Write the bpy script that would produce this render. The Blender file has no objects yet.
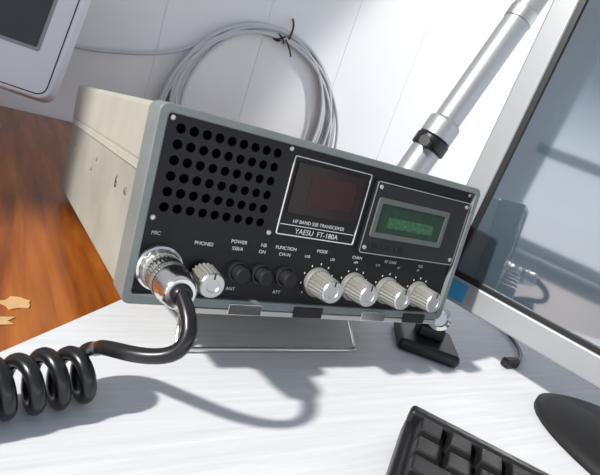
import bpy, bmesh, math, random
from mathutils import Vector, Matrix, Quaternion
random.seed(4)
S=bpy.context.scene
try:
    S.view_settings.view_transform='Standard'
    S.view_settings.look='None'
    S.view_settings.exposure=0.0
except Exception as e: print(e)

# ---------------------------------------------------------------- materials
def mat(name,col,rough=.5,metal=0.,noise=0.,nscale=40.,bump=0.,bscale=200.,spec=.5,coat=0.,emit=None,estr=0.):
    m=bpy.data.materials.new(name);m.use_nodes=True
    nt=m.node_tree;b=nt.nodes['Principled BSDF']
    b.inputs['Base Color'].default_value=(*col,1);b.inputs['Roughness'].default_value=rough
    b.inputs['Metallic'].default_value=metal;b.inputs['Specular IOR Level'].default_value=spec
    b.inputs['Coat Weight'].default_value=coat
    if emit: b.inputs['Emission Color'].default_value=(*emit,1);b.inputs['Emission Strength'].default_value=estr
    tc=nt.nodes.new('ShaderNodeTexCoord')
    if noise>0:
        n=nt.nodes.new('ShaderNodeTexNoise');n.inputs['Scale'].default_value=nscale;n.inputs['Detail'].default_value=5
        nt.links.new(tc.outputs['Object'],n.inputs['Vector'])
        r=nt.nodes.new('ShaderNodeValToRGB')
        r.color_ramp.elements[0].position=.3;r.color_ramp.elements[1].position=.7
        r.color_ramp.elements[0].color=(*[c*(1-noise) for c in col],1)
        r.color_ramp.elements[1].color=(*[min(1,c*(1+noise)) for c in col],1)
        nt.links.new(n.outputs['Fac'],r.inputs['Fac']);nt.links.new(r.outputs['Color'],b.inputs['Base Color'])
    if bump>0:
        n=nt.nodes.new('ShaderNodeTexNoise');n.inputs['Scale'].default_value=bscale;n.inputs['Detail'].default_value=3
        nt.links.new(tc.outputs['Object'],n.inputs['Vector'])
        bp=nt.nodes.new('ShaderNodeBump');bp.inputs['Strength'].default_value=bump;bp.inputs['Distance'].default_value=.001
        nt.links.new(n.outputs['Fac'],bp.inputs['Height']);nt.links.new(bp.outputs['Normal'],b.inputs['Normal'])
    return m
def streak(name,c0,c1,scale,rough,p0=.3,p1=.7,c2=None,spec=.5):
    m=bpy.data.materials.new(name);m.use_nodes=True
    nt=m.node_tree;b=nt.nodes['Principled BSDF'];b.inputs['Roughness'].default_value=rough
    b.inputs['Specular IOR Level'].default_value=spec
    tc=nt.nodes.new('ShaderNodeTexCoord');mp=nt.nodes.new('ShaderNodeMapping');mp.inputs['Scale'].default_value=scale
    n=nt.nodes.new('ShaderNodeTexNoise');n.inputs['Scale'].default_value=1;n.inputs['Detail'].default_value=6;n.inputs['Roughness'].default_value=.6
    n.inputs['Distortion'].default_value=.3
    r=nt.nodes.new('ShaderNodeValToRGB');r.color_ramp.elements[0].position=p0;r.color_ramp.elements[1].position=p1
    r.color_ramp.elements[0].color=(*c0,1);r.color_ramp.elements[1].color=(*c1,1)
    if c2: e=r.color_ramp.elements.new((p0+p1)/2);e.color=(*c2,1)
    nt.links.new(tc.outputs['Object'],mp.inputs['Vector']);nt.links.new(mp.outputs['Vector'],n.inputs['Vector'])
    nt.links.new(n.outputs['Fac'],r.inputs['Fac']);nt.links.new(r.outputs['Color'],b.inputs['Base Color'])
    return m
M={}
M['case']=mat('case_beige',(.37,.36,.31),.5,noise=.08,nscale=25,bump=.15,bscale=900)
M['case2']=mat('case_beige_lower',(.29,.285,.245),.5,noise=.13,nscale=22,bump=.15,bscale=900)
M['bezel']=mat('bezel_grey_green',(.18,.20,.195),.38,noise=.12,nscale=30)
M['panel']=mat('panel_black',(.008,.008,.008),.4,bump=.1,bscale=1500,spec=.28)
M['hole']=mat('speaker_dark',(.002,.002,.002),.9,spec=.1)
M['alu']=mat('aluminium',(.66,.655,.63),.38,1.)
M['alu_s']=mat('aluminium_satin',(.56,.555,.53),.42,1.)
M['pole']=mat('pole_grey',(.42,.43,.44),.42,.55)
M['chrome']=mat('chrome',(.80,.79,.77),.17,1.)
M['knob']=mat('knob_grey',(.27,.265,.245),.45,.35)
M['blackp']=mat('black_plastic',(.010,.010,.011),.38,spec=.4)
M['blackm']=mat('black_matte',(.013,.013,.014),.6,spec=.3)
M['rubber']=mat('black_cable',(.008,.008,.009),.28)
M['ink']=mat('white_ink',(.62,.62,.62),.6)
M['inkd']=mat('dark_ink',(.03,.03,.03),.6)
M['red']=mat('red_filter',(.016,.006,.005),.22,spec=.25)
M['redd']=mat('red_filter_inner',(.034,.010,.009),.3,spec=.25)
M['lcd']=mat('green_lcd',(.014,.040,.020),.3,noise=.25,nscale=200,spec=.3)
M['lcdb']=mat('green_lcd_text',(.035,.115,.058),.3,noise=.5,nscale=500,spec=.3)
M['lcdf']=mat('lcd_frame',(.10,.11,.105),.4)
M['white']=mat('white_plastic',(.72,.73,.75),.35)
M['whitec']=mat('white_cable',(.52,.53,.55),.45)
M['scrg']=mat('screen_grey',(.04,.045,.05),.25)
M['silver']=mat('silver_plastic',(.30,.31,.325),.38,.3)
M['sticker']=mat('blue_sticker',(.03,.22,.42),.5)
M['scrap']=mat('tan_paper',(.62,.38,.17),.7,noise=.2,nscale=60)
M['key']=mat('key_black',(.011,.011,.012),.45,spec=.35)
M['mat']=streak('desk_mat_white',(.62,.63,.655),(.78,.785,.80),(10,260,1),.55,.25,.75)
M['wood']=streak('desk_wood',(.11,.026,.005),(.46,.145,.022),(60,5,1),.28,.3,.7,(.29,.078,.011))
M['floor']=streak('floor_wood',(.12,.08,.05),(.25,.17,.1),(3,40,1),.5)

def link(o,parent=None):
    S.collection.objects.link(o)
    if parent: o.parent=parent
    return o
def empty(name,loc=(0,0,0),rot=(0,0,0)):
    e=bpy.data.objects.new(name,None);e.location=loc;e.rotation_euler=rot;e.empty_display_size=.02
    return link(e)
def mesh(name,bm,m,parent=None,smooth=False):
    me=bpy.data.meshes.new(name);bmesh.ops.recalc_face_normals(bm,faces=bm.faces);bm.to_mesh(me);bm.free()
    if smooth:
        for p in me.polygons:p.use_smooth=True
    o=bpy.data.objects.new(name,me);me.materials.append(m);return link(o,parent)
def bev(o,w,n=2):
    b=o.modifiers.new('bevel','BEVEL');b.width=w;b.segments=n;b.limit_method='ANGLE';b.angle_limit=math.radians(40)
    for p in o.data.polygons:p.use_smooth=True
    b.harden_normals=True
    return o
def bbox(bm,x0,x1,y0,y1,z0,z1):
    v=[bm.verts.new(c) for c in [(x0,y0,z0),(x1,y0,z0),(x1,y1,z0),(x0,y1,z0),(x0,y0,z1),(x1,y0,z1),(x1,y1,z1),(x0,y1,z1)]]
    for f in [(0,3,2,1),(4,5,6,7),(0,1,5,4),(1,2,6,5),(2,3,7,6),(3,0,4,7)]: bm.faces.new([v[i] for i in f])
def box(name,x0,x1,y0,y1,z0,z1,m,parent=None,b=0,n=2):
    bm=bmesh.new();bbox(bm,x0,x1,y0,y1,z0,z1);o=mesh(name,bm,m,parent)
    if b: bev(o,b,n)
    return o
def lathe(name,prof,loc,axis,m,parent=None,seg=48,rib=0,ribs=24,ribrange=None,smooth=True):
    """prof: list of (r,h) along axis"""
    bm=bmesh.new();q=Vector((0,0,1)).rotation_difference(Vector(axis).normalized());loc=Vector(loc)
    rings=[]
    for i,(r,h) in enumerate(prof):
        ring=[]
        if r<1e-6:
            ring=[bm.verts.new(loc+q@Vector((0,0,h)))]
        else:
            for k in range(seg):
                a=2*math.pi*k/seg;rr=r
                if rib and (ribrange is None or ribrange[0]<=i<=ribrange[1]): rr=r*(1-rib*(.5+.5*math.cos(ribs*a)))
                ring.append(bm.verts.new(loc+q@Vector((rr*math.cos(a),rr*math.sin(a),h))))
        rings.append(ring)
    for a,b in zip(rings,rings[1:]):
        for k in range(seg):
            k2=(k+1)%seg
            if len(a)==1 and len(b)==1: continue
            if len(a)==1: bm.faces.new([a[0],b[k],b[k2]])
            elif len(b)==1: bm.faces.new([a[k],a[k2],b[0]])
            else: bm.faces.new([a[k],a[k2],b[k2],b[k]])
    o=mesh(name,bm,m,parent,smooth)
    if smooth:
        try:
            e=o.modifiers.new('es','EDGE_SPLIT');e.split_angle=math.radians(35)
        except Exception: pass
    return o
def tube(name,pts,r,m,parent=None,cyclic=False,typ='NURBS',res=6,order=4):
    c=bpy.data.curves.new(name,'CURVE');c.dimensions='3D';c.bevel_depth=r;c.bevel_resolution=4;c.use_fill_caps=True
    sp=c.splines.new(typ);sp.points.add(len(pts)-1)
    for i,p in enumerate(pts): sp.points[i].co=(*p,1)
    sp.use_cyclic_u=cyclic
    if typ=='NURBS': sp.order_u=order;sp.use_endpoint_u=not cyclic;sp.resolution_u=res
    c.materials.append(m);o=bpy.data.objects.new(name,c);return link(o,parent)
def text(name,s,x,z,size,parent,m=None,y=.0027,align='CENTER',rot=(math.pi/2,0,0),loc=None):
    c=bpy.data.curves.new(name,'FONT');c.body=s;c.size=size;c.align_x=align;c.align_y='CENTER';c.extrude=.00005
    c.materials.append(m or M['ink']);o=bpy.data.objects.new(name,c);o.location=loc or (x,y,z);o.rotation_euler=rot
    return link(o,parent)
def rrect(x0,x1,z0,z1,r,n=6):
    pts=[]
    for cx,cz,a0 in [(x1-r,z1-r,0),(x0+r,z1-r,90),(x0+r,z0+r,180),(x1-r,z0+r,270)]:
        for i in range(n+1):
            a=math.radians(a0+90*i/n);pts.append((cx+r*math.cos(a),cz+r*math.sin(a)))
    return pts
def ring(name,o_,i_,y0,y1,m,parent,b=0):
    """frame between outer loop and inner loop, extruded y0..y1"""
    bm=bmesh.new();n=len(o_)
    L=[[bm.verts.new((p[0],y,p[1])) for p in lp] for lp,y in [(o_,y0),(i_,y0),(i_,y1),(o_,y1)]]
    for a in range(4):
        A=L[a];B=L[(a+1)%4]
        for k in range(n): bm.faces.new([A[k],A[(k+1)%n],B[(k+1)%n],B[k]])
    o=mesh(name,bm,m,parent)
    if b: bev(o,b,3)
    return o
def plate(name,loop,y0,y1,m,parent,b=0):
    bm=bmesh.new();n=len(loop)
    A=[bm.verts.new((p[0],y0,p[1])) for p in loop];B=[bm.verts.new((p[0],y1,p[1])) for p in loop]
    bm.faces.new(A);bm.faces.new(B[::-1])
    for k in range(n): bm.faces.new([A[k],A[(k+1)%n],B[(k+1)%n],B[k]])
    o=mesh(name,bm,m,parent)
    if b: bev(o,b,2)
    return o

# ---------------------------------------------------------------- radio transceiver
T=.14;W=.24;H=.1024;D=.2908;H0=D*math.sin(T)+.006
radio=empty('radio_transceiver',(0,0,H0),(-T,0,0))
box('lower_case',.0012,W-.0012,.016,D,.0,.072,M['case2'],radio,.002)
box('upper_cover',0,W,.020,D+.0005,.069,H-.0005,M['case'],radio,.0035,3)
ring('front_bezel',rrect(-.0008,W+.0008,-.001,H+.0005,.005),rrect(.0042,W-.0042,.0045,H-.0040,.002),0,.0205,M['bezel'],radio,.0009)
# panel with real speaker holes
pl=box('front_panel',.0035,W-.0035,.003,.0055,.0035,H-.0035,M['panel'],radio)
bm=bmesh.new()
cols=9;rows=6
for r in range(rows):
    for c in range(cols):
        x=.0122+c*.00705;z=.0920-r*.0081
        mt=Matrix.Translation((x,.004,z))@Matrix.Rotation(math.pi/2,4,'X')
        bmesh.ops.create_cone(bm,cap_ends=True,segments=20,radius1=.00255,radius2=.00255,depth=.01,matrix=mt)
me=bpy.data.meshes.new('cut');bm.to_mesh(me);bm.free();cut=bpy.data.objects.new('cut',me);link(cut,radio)
bo=pl.modifiers.new('b','BOOLEAN');bo.object=cut;bo.operation='DIFFERENCE';bo.solver='EXACT'
bpy.context.view_layer.update()
dg=bpy.context.evaluated_depsgraph_get()
nm=bpy.data.meshes.new_from_object(pl.evaluated_get(dg));pl.modifiers.clear();pl.data=nm
bpy.data.objects.remove(cut)
box('speaker_backing',.004,W-.004,.0085,.015,.004,H-.004,M['hole'],radio)
# frequency display window
def linebox(name,x0,x1,z0,z1,t,m,y=.0024):
    ring(name,rrect(x0,x1,z0,z1,.0012),rrect(x0+t,x1-t,z0+t,z1-t,.0008),y,.0032,m,radio)
linebox('display_outline',.080,.1385,.0465,.0935,.0006,M['ink'])
plate('display_window',rrect(.0835,.1345,.0600,.0905,.001),.0018,.0032,M['red'],radio,.0003)
plate('display_digits_mask',rrect(.0945,.1285,.067,.085,.001),.0016,.0019,M['redd'],radio)
box('display_rule',.0815,.137,.0025,.0032,.0528,.0532,M['ink'],radio)
text('label_small','HF BAND SSB TRANSCEIVER',.109,.0556,.0031,radio)
text('label_brand','YAESU  FT-180A',.109,.0497,.0046,radio)
# meter / lcd module
plate('meter_module',rrect(.1425,.2345,.0425,.0915,.002),.0006,.0035,M['blackp'],radio,.0005)
ring('meter_outline',rrect(.1430,.2340,.0430,.0910,.0018),rrect(.1435,.2335,.0435,.0905,.0014),.0002,.0012,M['alu_s'],radio)
ring('lcd_frame',rrect(.1475,.2150,.0545,.0810,.0015),rrect(.1510,.2115,.0580,.0775,.001),-.0006,.002,M['lcdf'],radio,.0003)
plate('lcd_glass',rrect(.1505,.2120,.0575,.0780,.001),.0000,.001,M['lcd'],radio)
plate('lcd_text_band',rrect(.1600,.2030,.0622,.0692,.001),-.0001,.0005,M['lcdb'],radio)
for i in range(3):
    box('module_switch_%d'%i,.150+i*.012,.157+i*.012,-.0006,.002,.0472,.0498,M['blackm'],radio,.0004)
for i,(x,z) in enumerate([(.1465,.0875),(.2305,.0875),(.1465,.0470),(.2305,.0470)]):
    lathe('module_screw_%d'%i,[(.0016,0),(.0016,.0006),(.0012,.001),(0,.001)],(x,.0006,z),(0,-1,0),M['alu_s'],radio,16)
for i,(x,z) in enumerate([(.0765,.0965),(.0755,.0465),(.0070,.0965),(.0075,.0455),(.2325,.0965)]):
    lathe('panel_screw_%d'%i,[(.0015,0),(.0015,.0006),(.0010,.001),(0,.001)],(x,.003,z),(0,-1,0),M['alu_s'],radio,16)
# knobs
def knob(name,x,z,r,L,skirt=True):
    k=r
    if skirt: lathe(name+'_skirt',[(0,0),(k*1.12,0),(k*1.12,.0025),(k*1.0,.0035),(0,.0035)],(x,.003,z),(0,-1,0),M['knob'],radio,40)
    lathe(name+'_grip',[(k*.98,.003),(k*.98,.004),(k*.88,L-.0015),(k*.80,L-.0003)],(x,.003,z),(0,-1,0),M['knob'],radio,120,.12,20,(0,2))
    lathe(name+'_cap',[(k*.84,L-.0006),(k*.78,L+.0004),(k*.45,L+.0004),(k*.40,L-.0002),(0,L-.0002)],(x,.003,z),(0,-1,0),M['alu'],radio,40)
    box(name+'_pointer',x-.0004,x+.0004,.003-L-.0007,.003-L+.0003,z+k*.45,z+k*.8,M['blackp'],radio)
for i,x in enumerate([.1185,.1480,.1785,.2095]):
    kz=.0195-.0006*i
    knob('control_knob_%d'%i,x,kz,.0086,.0190)
    for j in range(9):
        a=math.radians(-130+j*32.5)
        bx=x+.0118*math.sin(a);bz=kz+.0118*math.cos(a)
        box('dial_tick_%d_%d'%(i,j),bx-.00025,bx+.00025,.0026,.0031,bz-.0006,bz+.0006,M['ink'],radio)
knob('phones_knob',.0405,.0175,.0082,.018,False)
for i,x in enumerate([.0615,.0765,.0930]):
    lathe('push_button_%d_collar'%i,[(.0062,0),(.0062,.0025),(.0052,.0032),(.0046,.002)],(x,.003,.0215),(0,-1,0),M['blackp'],radio,32)
    lathe('push_button_%d'%i,[(.0046,0),(.0046,.009),(.0038,.0098),(0,.0098)],(x,.003,.0215),(0,-1,0),M['blackm'],radio,32)
# labels
for n,s,x,z in [('mic','MIC',.011,.0375),('ph','PHONES',.038,.035),('pw','POWER',.0585,.0385),('pw2','SSB/A',.0585,.0345),('nb','NB',.0745,.0385),('nb2','ON',.0745,.0345),('fn','FUNCTION',.090,.0385),('fn2','CW-N',.090,.0345),
                ('md','MODE',.1165,.0395),('cl','CHAN',.1455,.0385),('ag','RF GAIN',.1755,.0385),('sq','SQL',.2055,.0385),('u1','ANT',.060,.0105),('u2','ATT',.091,.0105)]:
    text('label_'+n,s,x,z,.0029,radio)
for i in range(6):
    text('label_ch_%d'%i,['USB','LSB','AM','CW','AF','RF'][i],.1065+i*.0195,.0352,.0023,radio)
# bottom trim pieces and feet
box('bottom_trim',.03,.236,-.0006,.012,-.0045,-.001,M['alu_s'],radio,.0008)
for i,x in enumerate([.060,.105,.160,.200]):
    box('trim_reflection_%d'%i,x,x+.022,-.0012,.002,-.0040,.0028,M['blackp'] if i%2 else M['chrome'],radio,.0004)  # chrome and black blocks stand in for broken reflections along the bezel
for i,(x,y) in enumerate([(.02,.275),(.22,.275)]):
    lathe('rear_foot_%d'%i,[(0,0),(.008,0),(.007,-.0045+.0),(0,-.0045)],(x,y,.0),(0,0,1),M['blackp'],radio,24)
for i,(x,y) in enumerate([(.03,.05),(.21,.05)]):
    lathe('front_foot_%d'%i,[(0,0),(.009,0),(.0075,-.008),(0,-.008)],(x,y,.0),(0,0,1),M['blackp'],radio,24)
# side details
text('side_mark','6',0,0,.011,radio,M['inkd'],rot=(math.pi/2,0,-math.pi/2),loc=(.0010,.068,.050))
for i,(y,z) in enumerate([(.04,.05),(.14,.054),(.155,.044),(.25,.05)]):
    lathe('side_screw_%d'%i,[(.0022,0),(.0022,.0006),(.0014,.001),(0,.001)],(.0012,y,z),(-1,0,0),M['case2'] if i else M['alu_s'],radio,16)
box('cover_lip',-.0006,.002,.021,D-.01,.0655,.0705,M['case'],radio,.0006)
# wire bail (in radio local frame computed from world)
def loc_(p):
    v=Vector(p)-Vector((0,0,H0));c,s=math.cos(T),math.sin(T)
    return (v.x,v.y*c-v.z*s,v.y*s+v.z*c)
z0=.0024
tube('wire_bail',[loc_(p) for p in [(.056,.060,.040),(.054,.056,.037),(.0485,.030,.008),(.048,.0235,z0),(.0500,.0225,z0),(.0600,.0224,z0),(.12,.0224,z0),(.180,.0224,z0),(.190,.0225,z0),(.192,.0235,z0),(.1915,.030,.008),(.186,.056,.037),(.184,.060,.040)]],.0016,M['chrome'],radio,order=3)
# mic socket and plug
mx,mz=.0160,.0195
lathe('mic_socket_ring',[(.0130,0),(.0130,.002),(.0122,.0035),(.0110,.004),(.0110,.002),(0,.002)],(mx,.003,mz),(0,-1,0),M['chrome'],radio,48)
lathe('mic_socket_nut',[(.0110,.002),(.0110,.0075),(.0102,.0085),(0,.0085)],(mx,.003,mz),(0,-1,0),M['alu_s'],radio,72,.05,18,(0,1))
lathe('mic_plug_shell',[(.0092,.008),(.0100,.009),(.0100,.017),(.0092,.018),(.0092,.019),(.0096,.020),(.0096,.029),(.0090,.031),(.0086,.037),(.0072,.039),(0,.039)],(mx,.003,mz),(0,-1,0),M['chrome'],radio,120,.06,30,(1,2))
lathe('mic_plug_band',[(.0098,.0205),(.0102,.021),(.0102,.0245),(.0098,.025)],(mx,.003,mz),(0,-1,0),M['alu_s'],radio,120,.06,40,(1,2))
lathe('mic_plug_boot',[(.0056,.038),(.0052,.041),(.0042,.0425),(0,.0425)],(mx,.003,mz),(0,-1,0),M['rubber'],radio,32)
bpy.context.view_layer.update()

# coiled microphone cord
cord=empty('coiled_microphone_cord')
c0=radio.matrix_world@Vector((mx,-.038,mz))
pts=[c0,Vector((.0175,-.046,.0675)),Vector((.0175,-.054,.060)),Vector((.012,-.053,.0505)),Vector((.001,-.045,.0455)),Vector((-.006,-.036,.0420)),Vector((-.010,-.026,.037)),Vector((-.0105,-.019,.032))]
ax=Vector((-.957,-.29,0)).normalized();up=Vector((0,0,1));sd=ax.cross(up)
base=Vector((-.0085,-.0150,.0150));R_=.0115
nt_=10;per=14
for i in range(nt_*per+1):
    a=2*math.pi*i/per+.3
    rr=R_*(1+.05*math.sin(i*.7))
    p=base+ax*(.0112*i/per)+up*(rr*math.cos(a))+sd*(rr*math.sin(a))
    p+=sd*(.006*(i/(nt_*per)))
    pts.append(p)
tube('cord',[tuple(p) for p in pts],.0036,M['rubber'],cord,res=4,order=4)

# ---------------------------------------------------------------- desk, mat, scraps
dk=empty('desk')
box('desk_top',-1.0,1.5,-.75,.655,-.030,-.0015,M['wood'],dk,.002)
for i,(x,y) in enumerate([(-.93,-.68),(1.43,-.68),(-.93,.58),(1.43,.58)]):
    box('desk_leg_%d'%i,x-.03,x+.03,y-.03,y+.03,-.75,-.030,M['wood'],dk,.003)
# white mat polygon
loop=[(-.32,-.215),(-.047,.023),(.016,.077),(.33,.350),(.55,.63),(1.3,.63),(1.3,-.70),(-.32,-.70)]
bm=bmesh.new()
A=[bm.verts.new((x,y,0)) for x,y in loop];B=[bm.verts.new((x,y,-.0015)) for x,y in loop]
bm.faces.new(A);bm.faces.new(B[::-1])
for k in range(len(loop)): bm.faces.new([A[k],A[(k+1)%len(loop)],B[(k+1)%len(loop)],B[k]])
mesh('desk_mat',bm,M['mat'])
def scrap(name,cx,cy,r,seed):
    random.seed(seed);bm=bmesh.new();n=14;A=[];B=[]
    for k in range(n):
        a=2*math.pi*k/n;rr=r*random.uniform(.55,1.15)
        A.append(bm.verts.new((cx+rr*math.cos(a),cy+rr*.7*math.sin(a),-.0009)));B.append(bm.verts.new((cx+rr*math.cos(a),cy+rr*.7*math.sin(a),-.0015)))
    bm.faces.new(A);bm.faces.new(B[::-1])
    for k in range(n): bm.faces.new([A[k],A[(k+1)%n],B[(k+1)%n],B[k]])
    mesh(name,bm,M['scrap'])
scrap('torn_paper_scrap',-.040,.076,.011,3)
scrap('torn_paper_scrap.001',-.052,.055,.012,8)

# ---------------------------------------------------------------- white monitor (left rear)
psi=math.radians(30);tau=math.radians(20)
wm=bpy.data.objects.new('white_computer_monitor',None);link(wm)
X=Vector((math.cos(psi),-math.sin(psi),0));Bk=Vector((math.sin(psi),math.cos(psi),0))
Up=Bk*math.sin(tau)+Vector((0,0,math.cos(tau)))
Yv=Up.cross(X)
mw=Matrix.Identity(4)
for i in range(3): mw[i][0]=X[i];mw[i][1]=Yv[i];mw[i][2]=Up[i];mw[i][3]=(-.0149,.400,.0660)[i]
wm.matrix_world=mw
bpy.context.view_layer.update()
ww,hh=.30,.24
plate('shell',rrect(-ww,0,0,hh,.014,8),0,.020,M['white'],wm,.003)
ring('edge_shadow_line',rrect(-ww+.004,-.004,.004,hh-.004,.011,8),rrect(-ww+.0052,-.0052,.0052,hh-.0052,.010,8),-.0005,.002,M['blackp'],wm)  # black ring stands in for the shadow line around the shell edge
plate('screen_surround',rrect(-ww+.026,-.026,.050,hh-.026,.003),-.0006,.002,M['silver'],wm)
plate('screen',rrect(-ww+.030,-.030,.054,hh-.030,.002),-.0012,.002,M['scrg'],wm)
st=Vector((-.0149,.4,.0660))+X*(-ww/2)+Up*.05+Bk*.018
iv=mw.inverted()
bm=bmesh.new();bbox(bm,-ww/2-.03,-ww/2+.03,.014,.022,-.02,.12);o=mesh('neck_plate',bm,M['white'],wm);bev(o,.003)
f0=iv@Vector((st.x,st.y,-.0015));up_l=(iv.to_3x3()@Vector((0,0,1))).normalized()
lathe('foot',[(0,0),(.075,0),(.075,.006),(.02,.012),(.016,.02),(.016,.085),(0,.085)],f0,up_l,M['white'],wm,40)

# ---------------------------------------------------------------- large monitor (right)
e=Vector((.275,-.961,0)).normalized()
bk=Vector((0,0,1)).cross(e)
if bk.x<0: bk=-bk
bm_=Matrix.Identity(4)
tl=math.radians(3)
upm=(Vector((0,0,1))*math.cos(tl)+bk*math.sin(tl)).normalized();bkm=(bk*math.cos(tl)-Vector((0,0,1))*math.sin(tl)).normalized()
for i in range(3): bm_[i][0]=e[i];bm_[i][1]=bkm[i];bm_[i][2]=upm[i];bm_[i][3]=(.272,.060,.048)[i]
mon=bpy.data.objects.new('computer_monitor',None);link(mon);mon.matrix_world=bm_
bpy.context.view_layer.update()
MW,MH=.47,.36
plate('back_shell',rrect(.01,MW-.01,.01,MH-.01,.01),.016,.040,M['blackp'],mon,.006)
ring('front_frame',rrect(0,MW,0,MH,.005),rrect(.0200,MW-.020,.022,MH-.020,.001),0,.018,M['silver'],mon,.0025)
ring('inner_bezel',rrect(.0195,MW-.0195,.0215,MH-.0195,.001),rrect(.0245,MW-.0245,.0265,MH-.0245,.001),.001,.012,M['blackp'],mon,.0008)
scr=mat('monitor_screen',(.050,.072,.095),.06,spec=1.0,coat=1.0,noise=.35,nscale=6)  # base colour lifted and mottled to stand in for sunlit haze
scr.node_tree.nodes['Principled BSDF'].inputs['Coat IOR'].default_value=2.4
scr.node_tree.nodes['Principled BSDF'].inputs['Coat Roughness'].default_value=.04
plate('screen',rrect(.024,MW-.024,.026,MH-.024,.001),.0035,.012,scr,mon)
box('energy_sticker',.024,.042,-.0004,.0005,.0035,.019,M['sticker'],mon)
mi=bm_.inverted()
cen=Vector((.272,.060,0))+e*(MW*.5)+bk*.045
bm=bmesh.new();n=48;rings=[]
for r,h in [(1,.0004),(1,.005),(.93,.009),(.45,.013),(.30,.018)]:
    rings.append([bm.verts.new(mi@(cen-bk*.006+e*(.115*r*math.cos(2*math.pi*k/n))+bk*(.070*r*math.sin(2*math.pi*k/n))+Vector((0,0,h)))) for k in range(n)])
bm.faces.new(rings[0]);bm.faces.new(rings[-1])
for a,b in zip(rings,rings[1:]):
    for k in range(n): bm.faces.new([a[k],a[(k+1)%n],b[(k+1)%n],b[k]])
mesh('stand_base',bm,M['blackm'],mon,True)
bm=bmesh.new()
P=[]
for h,wd,off in [(.012,.055,-.010),(.05,.045,.0),(.12,.040,.012),(.20,.040,.018)]:
    c=cen+bk*(off-.0)+Vector((0,0,h))
    P.append([bm.verts.new(mi@(c+e*sx*wd+bk*sy*.010)) for sx,sy in [(-1,-1),(1,-1),(1,1),(-1,1)]])
bm.faces.new(P[0]);bm.faces.new(P[-1])
for a,b in zip(P,P[1:]):
    for k in range(4): bm.faces.new([a[k],a[(k+1)%4],b[(k+1)%4],b[k]])
bev(mesh('stand_neck',bm,M['blackp'],mon),.004)

# ---------------------------------------------------------------- keyboard
e1=Vector((.63,-.7766,0)).normalized();e2=Vector((e1.y,-e1.x,0))
kb=bpy.data.objects.new('computer_keyboard',None);link(kb)
km=Matrix.Identity(4)
org=Vector((.168,-.062,0))
for i in range(3): km[i][0]=e1[i];km[i][1]=-e2[i];km[i][2]=(0,0,1)[i];km[i][3]=org[i]
kb.matrix_world=km;bpy.context.view_layer.update()
box('tray',0,.40,-.150,0,.0005,.016,M['blackp'],kb,.004,3)
box('rim_back',0,.40,-.009,0,.012,.0235,M['blackp'],kb,.003,3)
bm=bmesh.new();pitch=.0172
def key(bm,x,y,w,d,z):
    t=.0018
    vs=[(x,y,z),(x+w,y,z),(x+w,y+d,z),(x,y+d,z),(x+t,y+t*.6,z+.009),(x+w-t,y+t*.6,z+.009),(x+w-t,y+d-t*1.3,z+.0095),(x+t,y+d-t*1.3,z+.0095)]
    v=[bm.verts.new(c) for c in vs]
    for f in [(0,3,2,1),(4,5,6,7),(0,1,5,4),(1,2,6,5),(2,3,7,6),(3,0,4,7)]: bm.faces.new([v[i] for i in f])
for r in range(7):
    y=-.0265-r*.0178-(.002 if r>0 else 0);x=.006;first=[0,0,.009,.013,.022,.009,0][r]
    if first: key(bm,x,y,pitch-.0018+first,.0160,.0155);x+=pitch+first
    while x<.385:
        w=pitch-.0018
        if r==5 and .09<x<.18: w=.085
        key(bm,x,y,w,.0160,.0155);x+=w+.0018
bev(mesh('keys',bm,M['key'],kb),.0010,2)

# ---------------------------------------------------------------- telescopic pole
pole=empty('telescopic_pole',(.355,.25,0))
dv=Vector((.330,0,1)).normalized()
def P_(z): return z/dv.z
lathe('base_plate',[(0,.0004),(.05,.0004),(.05,.006),(.02,.012),(0,.012)],(0,0,0),(0,0,1),M['blackp'],pole,40)
lathe('lower_tube',[(0,.008),(.0195,.008),(.0195,P_(.148)),(.018,P_(.150)),(0,P_(.150))],(0,0,0),dv,M['pole'],pole,40)
lathe('clamp_collar',[(.019,P_(.149)),(.0225,P_(.151)),(.0225,P_(.164)),(.018,P_(.166))],(0,0,0),dv,M['blackp'],pole,40)
lathe('clamp_ring',[(.0185,P_(.166)),(.0215,P_(.167)),(.0215,P_(.188)),(.0175,P_(.192))],(0,0,0),dv,M['pole'],pole,40)
lathe('clamp_screw',[(0,0),(.007,0),(.007,.018),(0,.018)],dv*P_(.158)+Vector((-.014,-.010,0)),(-1,-.5,.2),M['blackp'],pole,20)
lathe('upper_tube',[(.0172,P_(.188)),(.0172,P_(.85)),(0,P_(.85))],(0,0,0),dv,M['pole'],pole,40)
lathe('tube_joint',[(.0172,P_(.330)),(.0182,P_(.331)),(.0182,P_(.345)),(.0172,P_(.346))],(0,0,0),dv,M['alu_s'],pole,40)

# ---------------------------------------------------------------- webcam
wc=empty('webcam',(.277,.030,.0004),(0,0,math.radians(-35)))
box('foot',-.028,.026,-.024,.026,0,.011,M['blackp'],wc,.004,3)
box('hinge',-.012,.012,-.006,.014,.010,.022,M['blackp'],wc,.003)
lathe('lens_barrel',[(0,-.006),(.0105,-.006),(.0105,.004),(.0095,.005),(.0095,.010),(.0100,.011),(.0100,.016),(.007,.018),(.006,.016),(0,.016)],(0,.0,.030),(-.2,-1,.35),M['chrome'],wc,40)

# usb plug with lead
us=empty('usb_plug')
bm=bmesh.new();bbox(bm,.352,.372,-.004,.004,0.0004,.009);o=mesh('plug_body',bm,M['blackp'],us);bev(o,.002)
tube('lead',[(.372,0,.004),(.39,.005,.004),(.42,.03,.003),(.45,.1,.003),(.46,.2,.003),(.50,.3,.003)],.002,M['rubber'],us)

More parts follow.
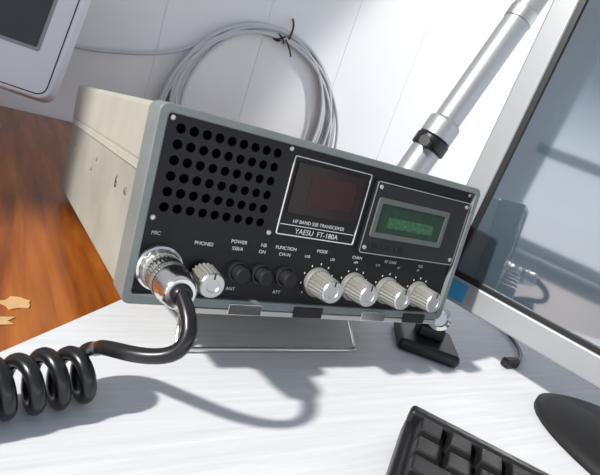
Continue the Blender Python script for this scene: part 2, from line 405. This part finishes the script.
# ---------------------------------------------------------------- room
wallm=bpy.data.materials.new('painted_boards');wallm.use_nodes=True
nt=wallm.node_tree;b=nt.nodes['Principled BSDF'];b.inputs['Roughness'].default_value=.6
tc=nt.nodes.new('ShaderNodeTexCoord');n=nt.nodes.new('ShaderNodeTexNoise');n.inputs['Scale'].default_value=6;n.inputs['Detail'].default_value=4
r=nt.nodes.new('ShaderNodeValToRGB');r.color_ramp.elements[0].color=(.73,.73,.73,1);r.color_ramp.elements[1].color=(.82,.82,.81,1)
nt.links.new(tc.outputs['Object'],n.inputs['Vector']);nt.links.new(n.outputs['Fac'],r.inputs['Fac']);nt.links.new(r.outputs['Color'],b.inputs['Base Color'])
bm=bmesh.new()
x=-1.6;pw=.175
while x<2.6:
    bbox(bm,x+.0004,x+pw-.0004,.660,.675,-.75,2.4);x+=pw
bbox(bm,-1.6,2.64,.6612,.70,-.75,2.4)
wb=mesh('wall_back',bm,wallm)
WX=-1.6;wy0,wy1,wz0,wz1=-.80,.14,.02,2.1  # window opening edges set to shade the rear desk and wall
bm=bmesh.new()
bbox(bm,WX-.12,WX,-1.6,wy0,-.75,2.4);bbox(bm,WX-.12,WX,wy1,.66,-.75,2.4)
bbox(bm,WX-.12,WX,wy0,wy1,-.75,wz0);bbox(bm,WX-.12,WX,wy0,wy1,wz1,2.4)
mesh('wall_left',bm,wallm)
win=empty('unseen_window')  # unseen window, added for the sun and the screen reflection
fr=.05
box('sill',WX-.12,WX+.06,wy0-.03,wy1+.03,wz0-.02,wz0,M['white'],win,.003)
for nme,a in [('stile_a',(wy0,wy0+fr,wz0,wz1)),('stile_b',(wy1-fr,wy1,wz0,wz1)),('rail_a',(wy0,wy1,wz0,wz0+fr)),('rail_b',(wy0,wy1,wz1-fr,wz1)),('rail_c',(wy0,wy1,.42,.46))]:
    box(nme,WX-.08,WX-.04,*a,M['white'],win)
box('floor',-1.72,2.64,-1.8,.70,-.80,-.75,M['floor'])

# cable coil on wall
cc=empty('coiled_network_cable')
random.seed(11)
for i in range(14):
    R1=.165+random.uniform(-.018,.024);cx=.350+random.uniform(-.010,.010)
    top=.252-.0012*i
    el=random.uniform(.92,1.04);ph=random.uniform(0,6)
    pts=[]
    for k in range(28):
        a=2*math.pi*k/28
        rr=R1*(1+.02*math.sin(2*a+ph)+.012*math.sin(3*a+ph*2))
        zc=top-R1*el
        gx=cx+rr*math.sin(a)*.98;gz=zc+rr*el*math.cos(a)
        yy=.6555-.0042*((i*7)%4)
        pts.append((gx,yy,gz))
    tube('loop_%d'%i,pts,.0030,M['whitec'],cc,cyclic=True,res=3)
tube('tail',[(.33,.648,.245),(.27,.647,.235),(.21,.648,.17),(.15,.65,.140),(.09,.652,.125),(.03,.652,.110),(-.04,.652,.115)],.0028,M['whitec'],cc)
tube('wrap_tie',[(.352+.010*math.cos(a/8*6.283),.649+.012*math.sin(a/8*6.283),.235+.006*math.sin(a*1.1)) for a in range(17)],.0016,M['blackp'],cc)
tube('tie_end',[(.36,.64,.236),(.372,.637,.225),(.380,.64,.212)],.0014,M['blackp'],cc)
hk=tube('wall_hook',[(.372,.662,.275),(.370,.645,.268),(.366,.636,.245),(.366,.638,.238),(.366,.646,.240)],.002,mat('hook_brown',(.12,.06,.03),.4,.6))

# ---------------------------------------------------------------- lights
sun=bpy.data.lights.new('sun','SUN');sun.energy=5.4;sun.angle=math.radians(2.6);sun.color=(1,.98,.94)
so=bpy.data.objects.new('sun',sun);link(so)
so.rotation_euler=Vector((.82,.07,-.56)).to_track_quat('-Z','Y').to_euler()
sp=bpy.data.lights.new('added_wall_spot','SPOT');sp.energy=62;sp.spot_size=math.radians(44);sp.spot_blend=.3;sp.shadow_soft_size=.03;sp.color=(1,.99,.97)  # added spot, makes the bright patch on the right of the back wall
spo=bpy.data.objects.new('added_wall_spot',sp);link(spo);spo.location=(1.25,-.15,1.1)
spo.rotation_euler=(Vector((.95,.66,.22))-Vector(spo.location)).to_track_quat('-Z','Y').to_euler()
w=bpy.data.worlds.new('World');S.world=w;w.use_nodes=True
nt=w.node_tree;bg=nt.nodes['Background'];bg.inputs['Strength'].default_value=.80
tc=nt.nodes.new('ShaderNodeTexCoord');sx=nt.nodes.new('ShaderNodeSeparateXYZ');rp=nt.nodes.new('ShaderNodeValToRGB')
mr=nt.nodes.new('ShaderNodeMapRange');mr.inputs['From Min'].default_value=-1;mr.inputs['From Max'].default_value=1
nt.links.new(tc.outputs['Generated'],sx.inputs[0]);nt.links.new(sx.outputs['Z'],mr.inputs['Value']);nt.links.new(mr.outputs[0],rp.inputs['Fac']);nt.links.new(rp.outputs['Color'],bg.inputs['Color'])
cr=rp.color_ramp;cr.elements[0].position=.44;cr.elements[0].color=(.30,.30,.31,1);cr.elements[1].position=1;cr.elements[1].color=(.44,.50,.62,1)
for p_,c_ in [(.48,(2.4,2.5,2.65)),(.57,(2.2,2.35,2.6)),(.63,(.58,.64,.74))]:
    el_=cr.elements.new(p_);el_.color=(*c_,1)

# ---------------------------------------------------------------- camera
cam=bpy.data.cameras.new('camera');co=bpy.data.objects.new('camera',cam);link(co)
Rw=[[0.82785,-0.45899,0.32249],[0.12478,-0.40982,-0.90359],[0.5469,0.78828,-0.28199]]
xr=Vector(Rw[0]);yd=Vector(Rw[1]);zf=Vector(Rw[2])
m4=Matrix.Identity(4)
for i in range(3): m4[i][0]=xr[i];m4[i][1]=-yd[i];m4[i][2]=-zf[i];m4[i][3]=(-0.06864,-0.23022,0.17776)[i]
co.matrix_world=m4
cam.sensor_width=36;cam.lens=502.6/600*36;cam.clip_start=.01
S.camera=co
